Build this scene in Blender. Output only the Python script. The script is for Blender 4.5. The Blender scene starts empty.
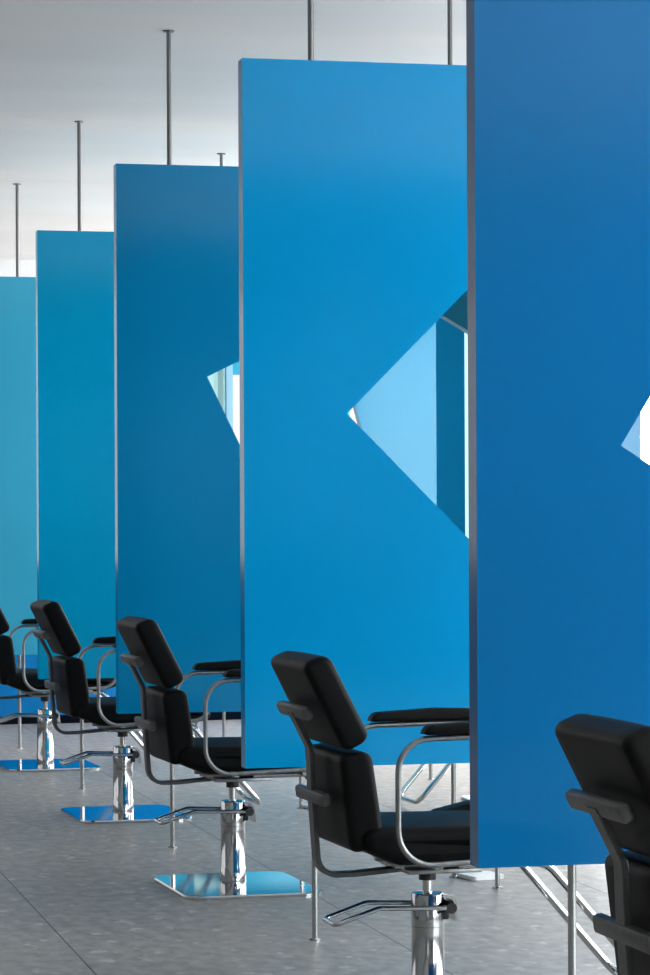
import bpy, bmesh, math, random
from mathutils import Vector, Matrix
R = math.radians
sc = bpy.context.scene
col = sc.collection

# ---------------------------------------------------------------- camera
cam = bpy.data.cameras.new('camera'); camo = bpy.data.objects.new('camera', cam); col.objects.link(camo)
cam.sensor_fit = 'AUTO'; cam.sensor_width = 36.0
cam.lens = 2800 / 975 * 36.0
cam.shift_y = 35.5 / 975
cam.clip_start = .05; cam.clip_end = 200
camo.location = (0, 0, 1.4)
camo.rotation_euler = (Matrix.Rotation(R(90), 4, 'X') @ Matrix.Rotation(R(-.27), 4, 'Z')).to_euler()
sc.camera = camo
# ---------------------------------------------------------------- world, exposure, daylight levels
w = bpy.data.worlds.new('world'); sc.world = w; w.use_nodes = True
w.node_tree.nodes['Background'].inputs[0].default_value = (.85, .92, 1, 1)
w.node_tree.nodes['Background'].inputs[1].default_value = 1.0
vs = sc.view_settings
vs.view_transform = 'Standard'; vs.look = 'None'; vs.gamma = 1; vs.exposure = 0.0; vs.use_curve_mapping = False
sc.cycles.use_denoising = True
sc.cycles.max_bounces = 10; sc.cycles.glossy_bounces = 8; sc.cycles.diffuse_bounces = 5
sc.cycles.sample_clamp_indirect = 6
DAY_FAR, DAY_NEAR, DAY_MID, DAY_END, DAY_LEFT, DAY_BACK = .86, 14.0, 3.6, 9.5, 1.2, .8      # pane glow per wall

ANG = R(13.0)
CU, SU = math.cos(ANG), math.sin(ANG)
P2 = (-.040, 9.387)                       # foot of the first pole of the second panel
def uv(u, v):                              # room coordinates (along / across the panels) -> world
    return (P2[0] + u * CU - v * SU, P2[1] + u * SU + v * CU)
PITCH = 2.779                              # from panel to panel

# ---------------------------------------------------------------- materials
def mat(name, colr, rough=.5, metal=0., spec=.5, emis=None, estr=0.):
    m = bpy.data.materials.new(name); m.use_nodes = True
    b = m.node_tree.nodes['Principled BSDF']
    b.inputs['Base Color'].default_value = (*colr, 1); b.inputs['Roughness'].default_value = rough
    b.inputs['Metallic'].default_value = metal; b.inputs['Specular IOR Level'].default_value = spec
    if emis:
        b.inputs['Emission Color'].default_value = (*emis, 1); b.inputs['Emission Strength'].default_value = estr
    return m
def noisy(m, scale, c0, c1, detail=6, stretch=(1, 1, 1), bump=0., rot=0., lo=.35, hi=.65):
    nt = m.node_tree; n = nt.nodes; l = nt.links; b = n['Principled BSDF']
    tc = n.new('ShaderNodeTexCoord'); mp = n.new('ShaderNodeMapping'); mp.inputs['Scale'].default_value = stretch
    mp.inputs['Rotation'].default_value = (0, 0, rot)
    no = n.new('ShaderNodeTexNoise'); no.inputs['Scale'].default_value = scale; no.inputs['Detail'].default_value = detail
    cr = n.new('ShaderNodeValToRGB')
    cr.color_ramp.elements[0].position = lo; cr.color_ramp.elements[1].position = hi
    cr.color_ramp.elements[0].color = (*c0, 1); cr.color_ramp.elements[1].color = (*c1, 1)
    l.new(tc.outputs['Object'], mp.inputs[0]); l.new(mp.outputs[0], no.inputs[0])
    l.new(no.outputs[0], cr.inputs[0]); l.new(cr.outputs[0], b.inputs['Base Color'])
    if bump:
        bu = n.new('ShaderNodeBump'); bu.inputs['Strength'].default_value = bump; bu.inputs['Distance'].default_value = .002
        l.new(no.outputs[0], bu.inputs['Height']); l.new(bu.outputs[0], b.inputs['Normal'])
    return m, cr, no
M = {}
def lacquer(name, c):
    return noisy(mat(name, c, .16, 0, .31), 1.2, tuple(x * .96 for x in c), tuple(x * 1.03 for x in c), 2)[0]
M['p1'] = lacquer('deep_blue_lacquer', (.0, .100, .275))
M['p2'] = lacquer('azure_lacquer', (.0, .245, .53))
M['p3'] = lacquer('ocean_blue_lacquer', (.0, .24, .51))
M['p4'] = lacquer('cyan_blue_lacquer', (.0, .385, .69))
M['p5'] = lacquer('pale_turquoise_lacquer', (.05, .40, .60))
M['low'] = lacquer('bright_blue_paint', (.0, .17, .46))
M['chrome'] = mat('polished_chrome', (.57, .575, .585), .06, 1.)
M['steel'] = noisy(mat('satin_steel', (.5, .5, .5), .33, 1.), 40, (.28, .28, .285), (.36, .36, .365), 3)[0]
M['column'] = mat('chromed_column', (.46, .46, .47), .12, 1.)
M['bar'] = noisy(mat('grey_coated_steel', (.11, .11, .115), .42, .3), 60, (.066, .066, .069), (.088, .088, .092), 3)[0]
M['pole'] = mat('brushed_steel_pole', (.20, .20, .20), .3, 1.)
M['leather'] = noisy(mat('black_leather', (.006, .006, .006), .5, 0, .13), 220, (.002, .002, .0022), (.004, .004, .0043), 4, bump=.2)[0]
M['rubber'] = mat('black_plastic', (.012, .012, .013), .5)
M['mirror'] = mat('mirror_glass', (.55, .97, .98), .0, 1.)  # teal of the reflected panel put into the mirror colour
M['trim'] = mat('pale_blue_edge', (.45, .68, .80), .4)
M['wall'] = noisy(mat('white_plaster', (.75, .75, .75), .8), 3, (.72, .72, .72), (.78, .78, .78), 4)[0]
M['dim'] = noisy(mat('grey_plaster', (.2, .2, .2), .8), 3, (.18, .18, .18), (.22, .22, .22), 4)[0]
M['plate'] = mat('pale_satin_steel', (.78, .78, .78), .3, .6)
M['board'] = mat('teal_blue_board', (.0, .27, .44), .4, 0, .08)
M['frame'] = mat('white_window_frame', (.72, .73, .75), .5)
M['base'] = mat('dark_skirting', (.004, .006, .012), .9, 0, .0)
# ceiling: smooth pale concrete, soft casting bands across the room
m, cr, no = noisy(mat('pale_concrete_ceiling', (.7, .7, .7), .55), 1.6, (.81, .79, .765), (.85, .83, .805), 5, (.35, 1.0, 1), 0, -ANG)
M['ceil'] = m
# floor: grey mottled sheet flooring with welded seams
m, cr, no = noisy(mat('grey_speckled_flooring', (.3, .3, .3), .42, 0, .36), 19, (.225, .210, .193), (.335, .314, .290), 8, (1, .6, 1), .15, -ANG)
nt = m.node_tree; n = nt.nodes; l = nt.links; b = n['Principled BSDF']
tc = n.new('ShaderNodeTexCoord'); mp = n.new('ShaderNodeMapping'); l.new(tc.outputs['Object'], mp.inputs[0])
n2 = n.new('ShaderNodeTexNoise'); n2.inputs['Scale'].default_value = 13; n2.inputs['Detail'].default_value = 3
mp.inputs['Scale'].default_value = (1.2, .8, 1); l.new(mp.outputs[0], n2.inputs[0])
c2 = n.new('ShaderNodeValToRGB'); c2.color_ramp.elements[0].position = .60; c2.color_ramp.elements[1].position = .70
c2.color_ramp.elements[0].color = (0, 0, 0, 1); c2.color_ramp.elements[1].color = (1, 1, 1, 1)
l.new(n2.outputs[0], c2.inputs[0])
mx = n.new('ShaderNodeMix'); mx.data_type = 'RGBA'; mx.inputs[7].default_value = (.50, .475, .445, 1)
mulf = n.new('ShaderNodeMath'); mulf.operation = 'MULTIPLY'; mulf.inputs[1].default_value = .75
l.new(c2.outputs[0], mulf.inputs[0]); l.new(mulf.outputs[0], mx.inputs[0]); l.new(cr.outputs[0], mx.inputs[6])
# seams every 1.07 m in u
sx = n.new('ShaderNodeSeparateXYZ'); l.new(tc.outputs['Object'], sx.inputs[0])
a1 = n.new('ShaderNodeMath'); a1.operation = 'ADD'; a1.inputs[1].default_value = 1.07 * 40 - .252
l.new(sx.outputs[0], a1.inputs[0])
a2 = n.new('ShaderNodeMath'); a2.operation = 'MODULO'; a2.inputs[1].default_value = 1.07; l.new(a1.outputs[0], a2.inputs[0])
a3 = n.new('ShaderNodeMath'); a3.operation = 'LESS_THAN'; a3.inputs[1].default_value = .006; l.new(a2.outputs[0], a3.inputs[0])
mx2 = n.new('ShaderNodeMix'); mx2.data_type = 'RGBA'; mx2.inputs[7].default_value = (.06, .06, .06, 1)
l.new(a3.outputs[0], mx2.inputs[0]); l.new(mx.outputs[2], mx2.inputs[6]); l.new(mx2.outputs[2], b.inputs['Base Color'])
M['floor'] = m
def pane(name, c, s):
    return mat(name, (.06, .06, .06), .4, 0, .3, c, s)
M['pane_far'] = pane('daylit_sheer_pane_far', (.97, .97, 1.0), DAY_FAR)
M['pane_near'] = pane('boosted_pane_near', (.88, 1.0, 1.02), DAY_NEAR)  # unseen right panes, glow boosted and tinted cyan for the panel reflections
M['pane_mid'] = pane('dimmed_pane_middle', (1.0, 1.0, 1.0), DAY_MID)  # unseen right panes, glow turned down from their neighbours to shape the light
M['pane_end'] = pane('boosted_pane_end', (1.0, 1.0, .99), DAY_END)  # unseen right panes, extended and brightened to light the far end
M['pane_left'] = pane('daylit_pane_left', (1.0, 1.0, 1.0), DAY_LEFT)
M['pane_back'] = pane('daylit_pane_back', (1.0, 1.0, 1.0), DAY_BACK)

# ---------------------------------------------------------------- mesh helpers
def obj(name, bm, m, parent=None, smooth=False, loc=None, rot=None):
    bmesh.ops.recalc_face_normals(bm, faces=bm.faces[:])
    me = bpy.data.meshes.new(name); bm.to_mesh(me); bm.free()
    if smooth:
        me.polygons.foreach_set('use_smooth', [True] * len(me.polygons))
        try: me.set_sharp_from_angle(angle=R(40))
        except Exception: pass
    me.materials.append(m)
    o = bpy.data.objects.new(name, me); col.objects.link(o)
    if parent: o.parent = parent
    if loc: o.location = loc
    if rot: o.rotation_euler = rot
    return o
def empty(name, loc, rz=0, label=None, cat=None, group=None):
    o = bpy.data.objects.new(name, None); col.objects.link(o)
    o.empty_display_size = .1
    o.location = loc; o.rotation_euler = (0, 0, rz)
    if label: o['label'] = label
    if cat: o['category'] = cat
    if group: o['group'] = group
    return o
def box(bm, x0, x1, y0, y1, z0, z1, bev=0., mtx=None):
    vs_ = [bm.verts.new((x, y, z)) for z in (z0, z1) for y in (y0, y1) for x in (x0, x1)]
    fs = [(0, 2, 3, 1), (4, 5, 7, 6), (0, 1, 5, 4), (2, 6, 7, 3), (0, 4, 6, 2), (1, 3, 7, 5)]
    F = [bm.faces.new([vs_[i] for i in f]) for f in fs]
    if bev:
        es = list({e for f in F for e in f.edges})
        r = bmesh.ops.bevel(bm, geom=es, offset=bev, segments=2, affect='EDGES', profile=.5)
        vs_ = list({v for v in r['verts']} | {v for v in vs_ if v.is_valid})
    if mtx is not None:
        bmesh.ops.transform(bm, matrix=mtx, verts=[v for v in vs_ if v.is_valid])
    return bm
def fillet(pts, rad, seg=6, closed=False):
    """Round the corners of a 3-D polyline. rad: one radius or one per point."""
    n_ = len(pts); pts = [Vector(p) for p in pts]; out = []
    rr = rad if isinstance(rad, (list, tuple)) else [rad] * n_
    for i, p in enumerate(pts):
        if not closed and i in (0, n_ - 1): out.append(p); continue
        a = (pts[i - 1] - p); c = (pts[(i + 1) % n_] - p)
        la, lc = a.length, c.length; a.normalize(); c.normalize()
        ang = a.angle(c)
        if rr[i] <= 0 or ang > math.pi - .02: out.append(p); continue
        t = min(rr[i] / math.tan(ang / 2), la * .49, lc * .49); r_ = t * math.tan(ang / 2)
        bis = (a + c).normalized(); ctr = p + bis * (r_ / math.sin(ang / 2))
        s, e = p + a * t - ctr, p + c * t - ctr
        tot = s.angle(e); ax = s.cross(e).normalized()
        for k in range(seg + 1):
            out.append(ctr + Matrix.Rotation(tot * k / seg, 3, ax) @ s)
    return out
def sweep(bm, pts, section, closed=False, up=Vector((0, 1, 0))):
    """Sweep a closed 2-D section (list of (a,b)) along pts; a along side, b along 'up'-like normal."""
    n_ = len(pts); rings = []
    prev = None
    for i, p in enumerate(pts):
        if closed: t = (pts[(i + 1) % n_] - pts[i - 1])
        elif i == 0: t = pts[1] - pts[0]
        elif i == n_ - 1: t = pts[-1] - pts[-2]
        else: t = (pts[i + 1] - p).normalized() + (p - pts[i - 1]).normalized()
        t.normalize()
        if prev is None:
            s = up - t * up.dot(t)
            if s.length < 1e-3: s = Vector((1, 0, 0)) - t * t.x
            s.normalize()
        else:
            s = prev - t * prev.dot(t); s.normalize()
        prev = s
        q = t.cross(s)
        rings.append([bm.verts.new(p + s * a + q * b_) for a, b_ in section])
    m_ = len(section); last = n_ if closed else n_ - 1
    for i in range(last):
        A, B = rings[i], rings[(i + 1) % n_]
        for k in range(m_):
            bm.faces.new((A[k], A[(k + 1) % m_], B[(k + 1) % m_], B[k]))
    if not closed:
        bm.faces.new(rings[0][::-1]); bm.faces.new(rings[-1])
    return bm
def circ(r, n_=12): return [(r * math.cos(2 * math.pi * k / n_), r * math.sin(2 * math.pi * k / n_)) for k in range(n_)]
def rect(a, b): return [(-a, -b), (a, -b), (a, b), (-a, b)]
def rrect(a, b, c): return [(-a + c, -b), (a - c, -b), (a, -b + c), (a, b - c), (a - c, b), (-a + c, b), (-a, b - c), (-a, -b + c)]
def tube(bm, pts, r, closed=False, n_=12, up=Vector((0, 1, 0))):
    return sweep(bm, [Vector(p) for p in pts], circ(r, n_), closed, up)
def lathe(bm, prof, c=(0, 0), n_=32):
    rings = []
    for r, z in prof:
        rings.append([bm.verts.new((c[0] + r * math.cos(2 * math.pi * k / n_), c[1] + r * math.sin(2 * math.pi * k / n_), z)) for k in range(n_)])
    for A, B in zip(rings, rings[1:]):
        for k in range(n_):
            bm.faces.new((A[k], A[(k + 1) % n_], B[(k + 1) % n_], B[k]))
    bm.faces.new(rings[0][::-1]); bm.faces.new(rings[-1])
    return bm
def rot_prof(cx, cz, ln, th, tilt):
    """Corner points (x,z) of a slab ln tall, th thick, leaning back by tilt; front side first."""
    c, s = math.cos(tilt), math.sin(tilt)
    P = []
    for a, b_ in ((th / 2, -ln / 2), (th / 2, ln / 2), (-th / 2, ln / 2), (-th / 2, -ln / 2)):
        P.append((cx + a * c - b_ * s, cz + a * s + b_ * c))
    return P
def cushion(corners, radii, half, edge=.022, crown=0., seg=7, crown_dir=(0, 1), yc=0., plan=0.):
    """Padded slab: rounded (x,z) side profile carried across y in [-half, half] with rounded edges and a slight crown."""
    prof = fillet([(x, 0, z) for x, z in corners], radii, seg, True)
    P = [(p.x, p.z) for p in prof]
    # resample evenly
    L = [0]
    for i in range(len(P)):
        a, b_ = P[i], P[(i + 1) % len(P)]; L.append(L[-1] + math.hypot(b_[0] - a[0], b_[1] - a[1]))
    N = 72; Q = []
    for k in range(N):
        d = L[-1] * k / N
        i = max(j for j in range(len(P)) if L[j] <= d + 1e-9)
        a, b_ = P[i], P[(i + 1) % len(P)]; t = (d - L[i]) / max(L[i + 1] - L[i], 1e-9)
        Q.append((a[0] + (b_[0] - a[0]) * t, a[1] + (b_[1] - a[1]) * t))
    area = sum(Q[i][0] * Q[(i + 1) % N][1] - Q[(i + 1) % N][0] * Q[i][1] for i in range(N))
    sgn = 1 if area > 0 else -1
    nor = []
    for i in range(N):
        dx, dz = Q[(i + 2) % N][0] - Q[i - 2][0], Q[(i + 2) % N][1] - Q[i - 2][1]; h_ = math.hypot(dx, dz) or 1
        nor.append((sgn * dz / h_, -sgn * dx / h_))
    bm = bmesh.new(); rings = []
    ys = []
    for k in range(6):
        a = math.pi / 2 * k / 5; ys.append((-half + edge * (1 - math.sin(a)), edge * (1 - math.cos(a))))
    ys = [(-half + edge * (1 - math.cos(math.pi / 2 * k / 5)), edge * (1 - math.sin(math.pi / 2 * k / 5))) for k in range(6)]
    mid = [(-half + edge + (2 * half - 2 * edge) * k / 10, 0) for k in range(1, 10)]
    ys = ys + mid + [(-y, i) for y, i in ys[::-1]]
    xs = [q[0] for q in Q]; x0, x1 = min(xs), max(xs)
    for y, ins in ys:
        cw = crown * (1 - (y / half) ** 2)
        ring = []
        for (x, z), nn in zip(Q, nor):
            f = max(0, nn[0] * crown_dir[0] + nn[1] * crown_dir[1])
            yy = y
            if plan:                                       # narrow the plan towards the front
                yy = y * (1 - plan * max(0, (x - (x0 + x1) / 2) / (x1 - x0)) ** 2 * 4)
            ring.append(bm.verts.new((x - nn[0] * ins + crown_dir[0] * cw * f, yy + yc, z - nn[1] * ins + crown_dir[1] * cw * f)))
        rings.append(ring)
    for A, B in zip(rings, rings[1:]):
        for k in range(N): bm.faces.new((A[k], A[(k + 1) % N], B[(k + 1) % N], B[k]))
    for rg in (rings[0], rings[-1]):
        c = bm.verts.new(sum((v.co for v in rg), Vector()) / N)
        for k in range(N): bm.faces.new((rg[k], rg[(k + 1) % N], c))
    return bm

# ---------------------------------------------------------------- the room (aligned with the panels)
U0, U1, V0, V1, H = -6.0, 4.6, -14.0, 13.35, 3.53
ROOM = Matrix.Translation((P2[0], P2[1], 0)) @ Matrix.Rotation(ANG, 4, 'Z')
def struct(name, bm, m, **k):
    o = obj(name, bm, m, **k); o.matrix_world = ROOM; o['kind'] = 'structure'; return o
T = .2
struct('floor', box(bmesh.new(), U0 - T, U1 + T, V0 - T, V1 + T, -.15, 0), M['floor'])
struct('ceiling', box(bmesh.new(), U0 - T, U1 + T, V0 - T, V1 + T, H, H + .15), M['ceil'])
win_n = [0]
def wall(name, axis, pos, a0, a1, wins, z0, z1, pm, out, bars=2):
    """Wall along 'u' or 'v' at pos with window openings wins=[(s,e)], sill z0, head z1."""
    def bx(bm, s, e, p, q, zz0, zz1):
        if axis == 'u': box(bm, s, e, p, q, zz0, zz1)
        else: box(bm, p, q, s, e, zz0, zz1)
    p, q = (pos, pos + T) if out > 0 else (pos - T, pos)
    bm = bmesh.new(); cur = a0
    for s, e in wins:
        if s > cur: bx(bm, cur, s, p, q, 0, H)
        if z0 > 0: bx(bm, s, e, p, q, 0, z0)
        bx(bm, s, e, p, q, z1, H); cur = e
    if a1 > cur: bx(bm, cur, a1, p, q, 0, H)
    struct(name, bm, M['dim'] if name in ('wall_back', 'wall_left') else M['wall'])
    for iw, (s, e) in enumerate(wins):
        win_n[0] += 1
        m0 = pos + out * .09; f0, f1 = m0 - .03, m0 + .03
        bm = bmesh.new()
        bx(bm, s, s + .06, f0, f1, z0, z1); bx(bm, e - .06, e, f0, f1, z0, z1)
        bx(bm, s + .06, e - .06, f0, f1, z0, z0 + .06); bx(bm, s + .06, e - .06, f0, f1, z1 - .06, z1)
        for k in range(1, bars + 1):
            c = s + (e - s) * k / (bars + 1)
            bx(bm, c - .03, c + .03, f0, f1, z0 + .06, z1 - .06)
        o = struct('window_%d' % win_n[0], bm, M['frame'])
        bm = bmesh.new(); bx(bm, s + .01, e - .01, m0 + out * .03, m0 + out * .04, z0 + .01, z1 - .01)
        obj('pane', bm, pm[iw] if isinstance(pm, list) else pm, o)
wall('wall_far', 'u', V1, U0 - T, U1 + T, [(-5.0, -.9), (-.8, 1.3), (1.4, 4.4)], 1.0, 3.33, M['pane_far'], 1, 3)
wall('wall_right', 'v', U1, V0, V1, [(-10, -6.3), (-6.2, -2.5), (-2.3, 1.4), (1.6, 5.3), (5.5, 9.2), (9.4, 13.1)], .5, 3.35,
     [M['pane_near']] * 2 + [M['pane_mid']] * 2 + [M['pane_end']] * 2, 1, 2)
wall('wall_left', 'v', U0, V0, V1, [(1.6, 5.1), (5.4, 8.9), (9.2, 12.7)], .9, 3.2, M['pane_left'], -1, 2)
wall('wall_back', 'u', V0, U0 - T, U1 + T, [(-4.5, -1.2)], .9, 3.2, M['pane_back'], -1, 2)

# low blue wall closing the row at its far end
t = empty('partition_wall', (*uv(0, 10.46), 0), ANG, 'low bright blue wall with a dark skirting behind the far end of the panel row', 'wall')
obj('blue_face', box(bmesh.new(), -4.2, 2.6, 0, .12, .055, 1.12, .004), M['low'], t)
obj('skirting', box(bmesh.new(), -4.2, 2.6, -.01, .12, 0, .055), M['base'], t)

# ---------------------------------------------------------------- hanging square panels
PW, PB, PT, IN, TH = 2.366, .586, 2.946, .242, .07
HOLE_C, HOLE_R = (.930, 1.766), .820
def pole_parts(root, x, y, z0, z1, rad=.0105, full=True):
    up, lo = bmesh.new(), bmesh.new()
    tube(up, [(x, y, z1 - .01), (x, y, H)], rad, n_=16, up=Vector((1, 0, 0)))
    tube(lo, [(x, y, 0), (x, y, z0 + .01)], rad, n_=16, up=Vector((1, 0, 0)))
    a = obj('upper_pole', up, M['pole'], root, True) if full else None
    b_ = obj('lower_pole', lo, M['column'], root, True)
    if a: obj('ceiling_plate', lathe(bmesh.new(), [(.024, H - .006), (.024, H)], (x, y), 24), M['pole'], a, True)
    obj('foot_plate', lathe(bmesh.new(), [(.020, 0), (.020, .005), (.013, .008)], (x, y), 24), M['chrome'], b_, True)
def panel(k, rotdeg, m, label, HOLE_R=HOLE_R, IN=IN):
    root = empty('hanging_panel', (*uv(0, PITCH * (k - 2)), 0), ANG, label, 'panel', 'blue square panels in a row')
    bm = bmesh.new()
    out = [(-IN, PB), (PW - IN, PB), (PW - IN, PT), (-IN, PT)]
    hol = [(HOLE_C[0] + HOLE_R * math.cos(R(rotdeg + 90 * j)), HOLE_C[1] + HOLE_R * math.sin(R(rotdeg + 90 * j))) for j in range(4)]
    sheets = []
    for y in (-TH / 2, TH / 2):
        vo = [bm.verts.new((x, y, z)) for x, z in out]; vh = [bm.verts.new((x, y, z)) for x, z in hol]
        es = [bm.edges.new((L[i], L[(i + 1) % 4])) for L in (vo, vh) for i in range(4)]
        bmesh.ops.triangle_fill(bm, edges=es, use_beauty=True)
        sheets.append((vo, vh))
    for a, b_ in zip(sheets[0], sheets[1]):
        for i in range(4): bm.faces.new((a[i], a[(i + 1) % 4], b_[(i + 1) % 4], b_[i]))
    obj('board', bm, m, root)
    for x in (0, PW - 2 * IN): pole_parts(root, x, 0, PB, PT)
    return root
panel(1, 192.8, M['p1'], 'deep blue square panel nearest the camera, cutting the right side of the photo', .835)
panel(2, 180.0, M['p2'], 'azure blue panel whose square opening stands on its corner as a diamond')
panel(3, 160.9, M['p3'], 'darker blue panel third from the camera, between the two brighter ones', HOLE_R, .238)
panel(4, 150.0, M['p4'], 'cyan blue panel fourth from the camera, just in front of the palest one', .86, .229)
panel(5, 135.0, M['p5'], 'palest turquoise panel, the far one at the left edge of the photo')

# ---------------------------------------------------------------- mirror partitions across the bays
MW, MT = .545, .04
def mirror_station(k, label, turn=11.4, top=(2.04, 2.225)):
    root = empty('mirror_partition', (*uv(.933, PITCH * (k - 2) + 1.30), 0), ANG + R(90 + turn), label, 'mirror', 'mirror partitions between the panels')
    h = MW / 2
    obj('board', box(bmesh.new(), -h, h, -MT / 2, MT / 2, PB, PT, .002), M['board'], root)
    obj('end_strip', box(bmesh.new(), -h - .004, -h, -MT / 2, MT / 2, PB, PT), M['trim'], root)
    for s in (1, -1):
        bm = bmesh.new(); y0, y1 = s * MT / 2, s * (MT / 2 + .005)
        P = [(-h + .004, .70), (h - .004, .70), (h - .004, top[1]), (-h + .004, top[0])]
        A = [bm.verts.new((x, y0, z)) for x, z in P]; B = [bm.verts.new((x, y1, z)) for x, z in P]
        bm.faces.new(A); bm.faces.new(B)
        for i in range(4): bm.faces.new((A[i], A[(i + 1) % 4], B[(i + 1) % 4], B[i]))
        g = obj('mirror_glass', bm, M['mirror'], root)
        bm = bmesh.new()
        tube(bm, [(-h + .004, s * (MT / 2 + .004), top[0] + .005), (h - .004, s * (MT / 2 + .004), top[1] + .005)], .007, n_=8, up=Vector((0, 1, 0)))
        obj('edge_trim', bm, M['trim'], g)
    for x in (-.183, .183): pole_parts(root, x, 0, PB, PT, .0095, k != 4 or x < 0)
    bm = bmesh.new()
    P = fillet([(.20, -.015, 0), (.20, -.16, 0), (.05, -.16, 0), (.05, -.015, 0)], .02, 4, True)
    A = [bm.verts.new((p.x, p.y, .002)) for p in P]; B = [bm.verts.new((p.x, p.y, .018)) for p in P]
    bm.faces.new(A[::-1]); bm.faces.new(B)
    for i in range(len(P)): bm.faces.new((A[i], A[(i + 1) % len(P)], B[(i + 1) % len(P)], B[i]))
    obj('floor_plate', bm, M['plate'], root)
mirror_station(2, 'double-sided mirror partition seen through the diamond opening of the azure panel')
mirror_station(3, 'double-sided mirror partition hidden behind the azure panel, one pole foot showing')
mirror_station(4, 'double-sided mirror partition seen through the opening of the darker blue panel', 15.2, (2.70, 2.60))

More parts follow.
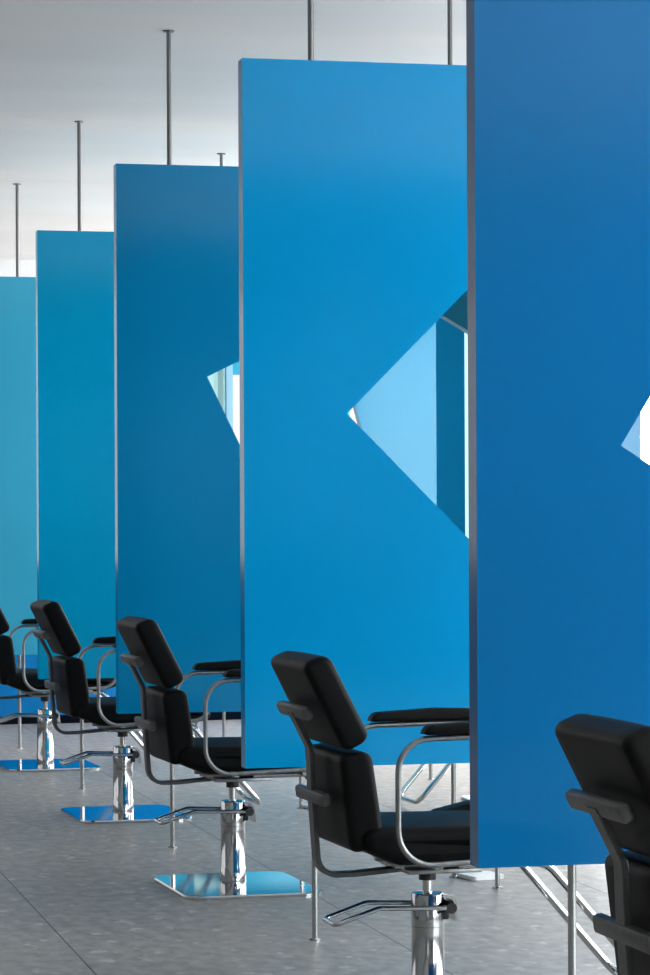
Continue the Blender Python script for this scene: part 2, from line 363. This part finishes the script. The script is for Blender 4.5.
# ---------------------------------------------------------------- styling chairs (local +x = forward, +y = to the sitter's left)
def styling_chair(loc, rz, label, group='black salon chairs'):
    root = empty('styling_chair', loc, rz, label, 'chair', group)
    # base and pump
    bm = bmesh.new()
    P = fillet([(-.262, -.37, 0), (.27, -.37, 0), (.27, .31, 0), (-.262, .31, 0)], .075, 6, True)
    lv = [(1.0, .0), (1.0, .010), (.985, .015)]
    rg = [[bm.verts.new((p.x * s, p.y * s, z)) for p in P] for s, z in lv]
    for A, B in zip(rg, rg[1:]):
        for i in range(len(P)): bm.faces.new((A[i], A[(i + 1) % len(P)], B[(i + 1) % len(P)], B[i]))
    bm.faces.new(rg[0][::-1]); bm.faces.new(rg[-1])
    obj('base_plate', bm, M['chrome'], root)
    pc = obj('pump_column', lathe(bmesh.new(), [(.050, .013), (.050, .075), (.0475, .078), (.0465, .235)]), M['column'], root, True)
    obj('pump_cap', lathe(bmesh.new(), [(.0475, .236), (.0475, .326), (.044, .332), (.018, .334)]), M['column'], root, True)
    obj('piston', lathe(bmesh.new(), [(.014, .28), (.014, .39)]), M['chrome'], root, True)
    bm = bmesh.new(); lathe(bm, [(.025, .365), (.025, .385), (.032, .386), (.032, .400)], n_=20)
    obj('swivel_collar', bm, M['rubber'], root, True)
    # pump lever: a U of chrome rod straddling the column
    lev = fillet([(.050, -.060, .292), (-.165, -.066, .300), (-.295, -.066, .258), (-.295, .066, .258), (-.165, .066, .300), (.050, .060, .292)],
                 [0, .05, .02, .02, .05, 0], 5)
    le = obj('pump_lever', tube(bmesh.new(), lev, .0075, n_=10, up=Vector((0, 0, 1))), M['chrome'], root, True)
    bm = bmesh.new()
    tube(bm, [(.052, -.068, .292), (.052, .068, .292)], .016, n_=14, up=Vector((0, 0, 1)))
    box(bm, .036, .056, -.03, .03, .255, .30, .004)
    obj('lever_pivot', bm, M['rubber'], le, True)
    hook = fillet([(.035, 0, .325), (.072, 0, .318), (.080, 0, .25)], [0, .03, 0], 6)
    obj('lever_bracket', sweep(bmesh.new(), hook, rect(.035, .004)), M['chrome'], pc, True)
    # flat spine: from under the seat back and up behind the cushions
    sp = fillet([(.16, 0, .418), (-.22, 0, .390), (-.328, 0, .390), (-.345, 0, .62), (-.350, 0, .755), (-.404, 0, .861)],
                [0, .2, .085, .3, .06, 0], 8)
    obj('spine_bar', sweep(bmesh.new(), sp, rrect(.025, .007, .002)), M['bar'], root, True)
    rl = fillet([(.20, 0, .428), (-.25, 0, .405)], 0)
    for y in (-.09, .09): obj('seat_rail', box(bmesh.new(), -.13, .26, y - .014, y + .014, .412, .430, .003), M['steel'], root, True)
    obj('seat_bracket', box(bmesh.new(), -.10, .12, -.14, .14, .398, .412, .003), M['steel'], root, True)
    for nm, x, z, tl in (('upper_crossbar', -.397, .861, R(27)), ('lower_crossbar', -.345, .618, R(7))):
        mt = Matrix.Translation((x, 0, z)) @ Matrix.Rotation(-tl, 4, 'Y')
        bm = box(bmesh.new(), -.010, .016, -.152, .152, -.019, .019, .008, mt)
        obj(nm, bm, M['bar'], root, True)
    # cushions
    obj('headrest', cushion([(-.223, .790), (-.347, 1.034), (-.425, 1.002), (-.300, .752)], [.03, .035, .022, .028], .205, .02, .006, crown_dir=(.93, .37)), M['leather'], root, True)
    obj('backrest', cushion([(-.182, .482), (-.222, .757), (-.318, .747), (-.285, .471)], [.03, .03, .022, .025], .205, .022, .006, crown_dir=(1, .1)), M['leather'], root, True)
    seat = [(.40, .452), (.405, .506), (.16, .535), (-.18, .538), (-.25, .530), (-.255, .478), (-.15, .434), (.32, .436)]
    obj('seat', cushion(seat, [.03, .03, .2, .02, .02, .02, .05, .03], .235, .032, .018, crown_dir=(0, 1), plan=.30), M['leather'], root, True)
    # arms: chrome loops with padded tops
    for s in (-1, 1):
        y = .268 * s
        lp = fillet([(-.167, y, .792), (-.167, y, .436), (.375, y, .455), (.375, y, .800)], [.095, .10, .09, .06], 9, True)
        a = obj('arm_loop', tube(bmesh.new(), lp, .0085, True, 12), M['steel'], root, True)
        for x in (-.05, .22):
            obj('arm_mount', box(bmesh.new(), x - .012, x + .012, min(y, y - s * .16), max(y, y - s * .16), .425, .446, .002), M['steel'], a)
        pad = [(.345, .804), (.34, .834), (.11, .842), (-.08, .832), (-.104, .804)]
        obj('arm_pad', cushion(pad, [.008, .012, .08, .02, .006], .028, .01, 0, yc=y), M['leather'], a, True)
    # footrest: a U of thick chrome tube sloping down in front
    fr = fillet([(.04, -.165, .424), (.305, -.165, .424), (.640, -.165, .040), (.640, .165, .040), (.305, .165, .424), (.04, .165, .424)],
                [0, .08, .05, .05, .08, 0], 7)
    obj('footrest', tube(bmesh.new(), fr, .0125, n_=12, up=Vector((0, 0, 1))), M['chrome'], root, True)
    return root
def copy_tree(o, parent=None):
    c = o.copy(); col.objects.link(c)
    if parent: c.parent = parent
    for ch in list(o.children): copy_tree(ch, c)
    return c
FIXED = ('base_plate', 'pump_column', 'pump_cap', 'pump_lever')      # everything else rides up with the piston
CH = [((.291, 8.09), 2.2, .004, 'black salon chair before the azure panel, column running out of the photo at the bottom'),
      ((-.361, 10.80), 2.2, .018, 'black salon chair on the whole square base plate in the middle of the photo'),
      ((-.978, 13.47), 2.2, .012, 'second black salon chair from the left, in front of the cyan blue panel'),
      ((-1.626, 16.22), 2.2, .010, 'farthest black salon chair, cut off by the left edge of the photo'),
      ((.898, 5.40), 1.2, .0, 'nearest black salon chair, cut off by the right edge, seen from behind'),
      ((1.02, 13.92), 182.2, .0, 'salon chair mostly hidden behind the azure panel, its chrome footrest loop showing below it')]
proto = None
for (x, y), rz, up_, lab in CH:
    if proto is None:
        proto = c = styling_chair((x, y, 0), ANG, lab)
    else:
        c = copy_tree(proto); c.location = (x, y, 0); c['label'] = lab
    c.rotation_euler = (0, 0, ANG + R(rz)); c['lift'] = up_
for c in [o for o in col.objects if 'lift' in o]:
    for ch in c.children:
        if ch.name.split('.')[0] not in FIXED: ch.location.z = c['lift']
    del c['lift']
first = proto
# rounded side cushion beyond the seat of the chair before the azure panel
obj('side_cushion', cushion([(.40, .48), (.40, .566), (.19, .574), (.055, .545), (.070, .48)], [.02, .03, .06, .035, .02], .05, .02, .0, yc=.17), M['leather'], first, True)
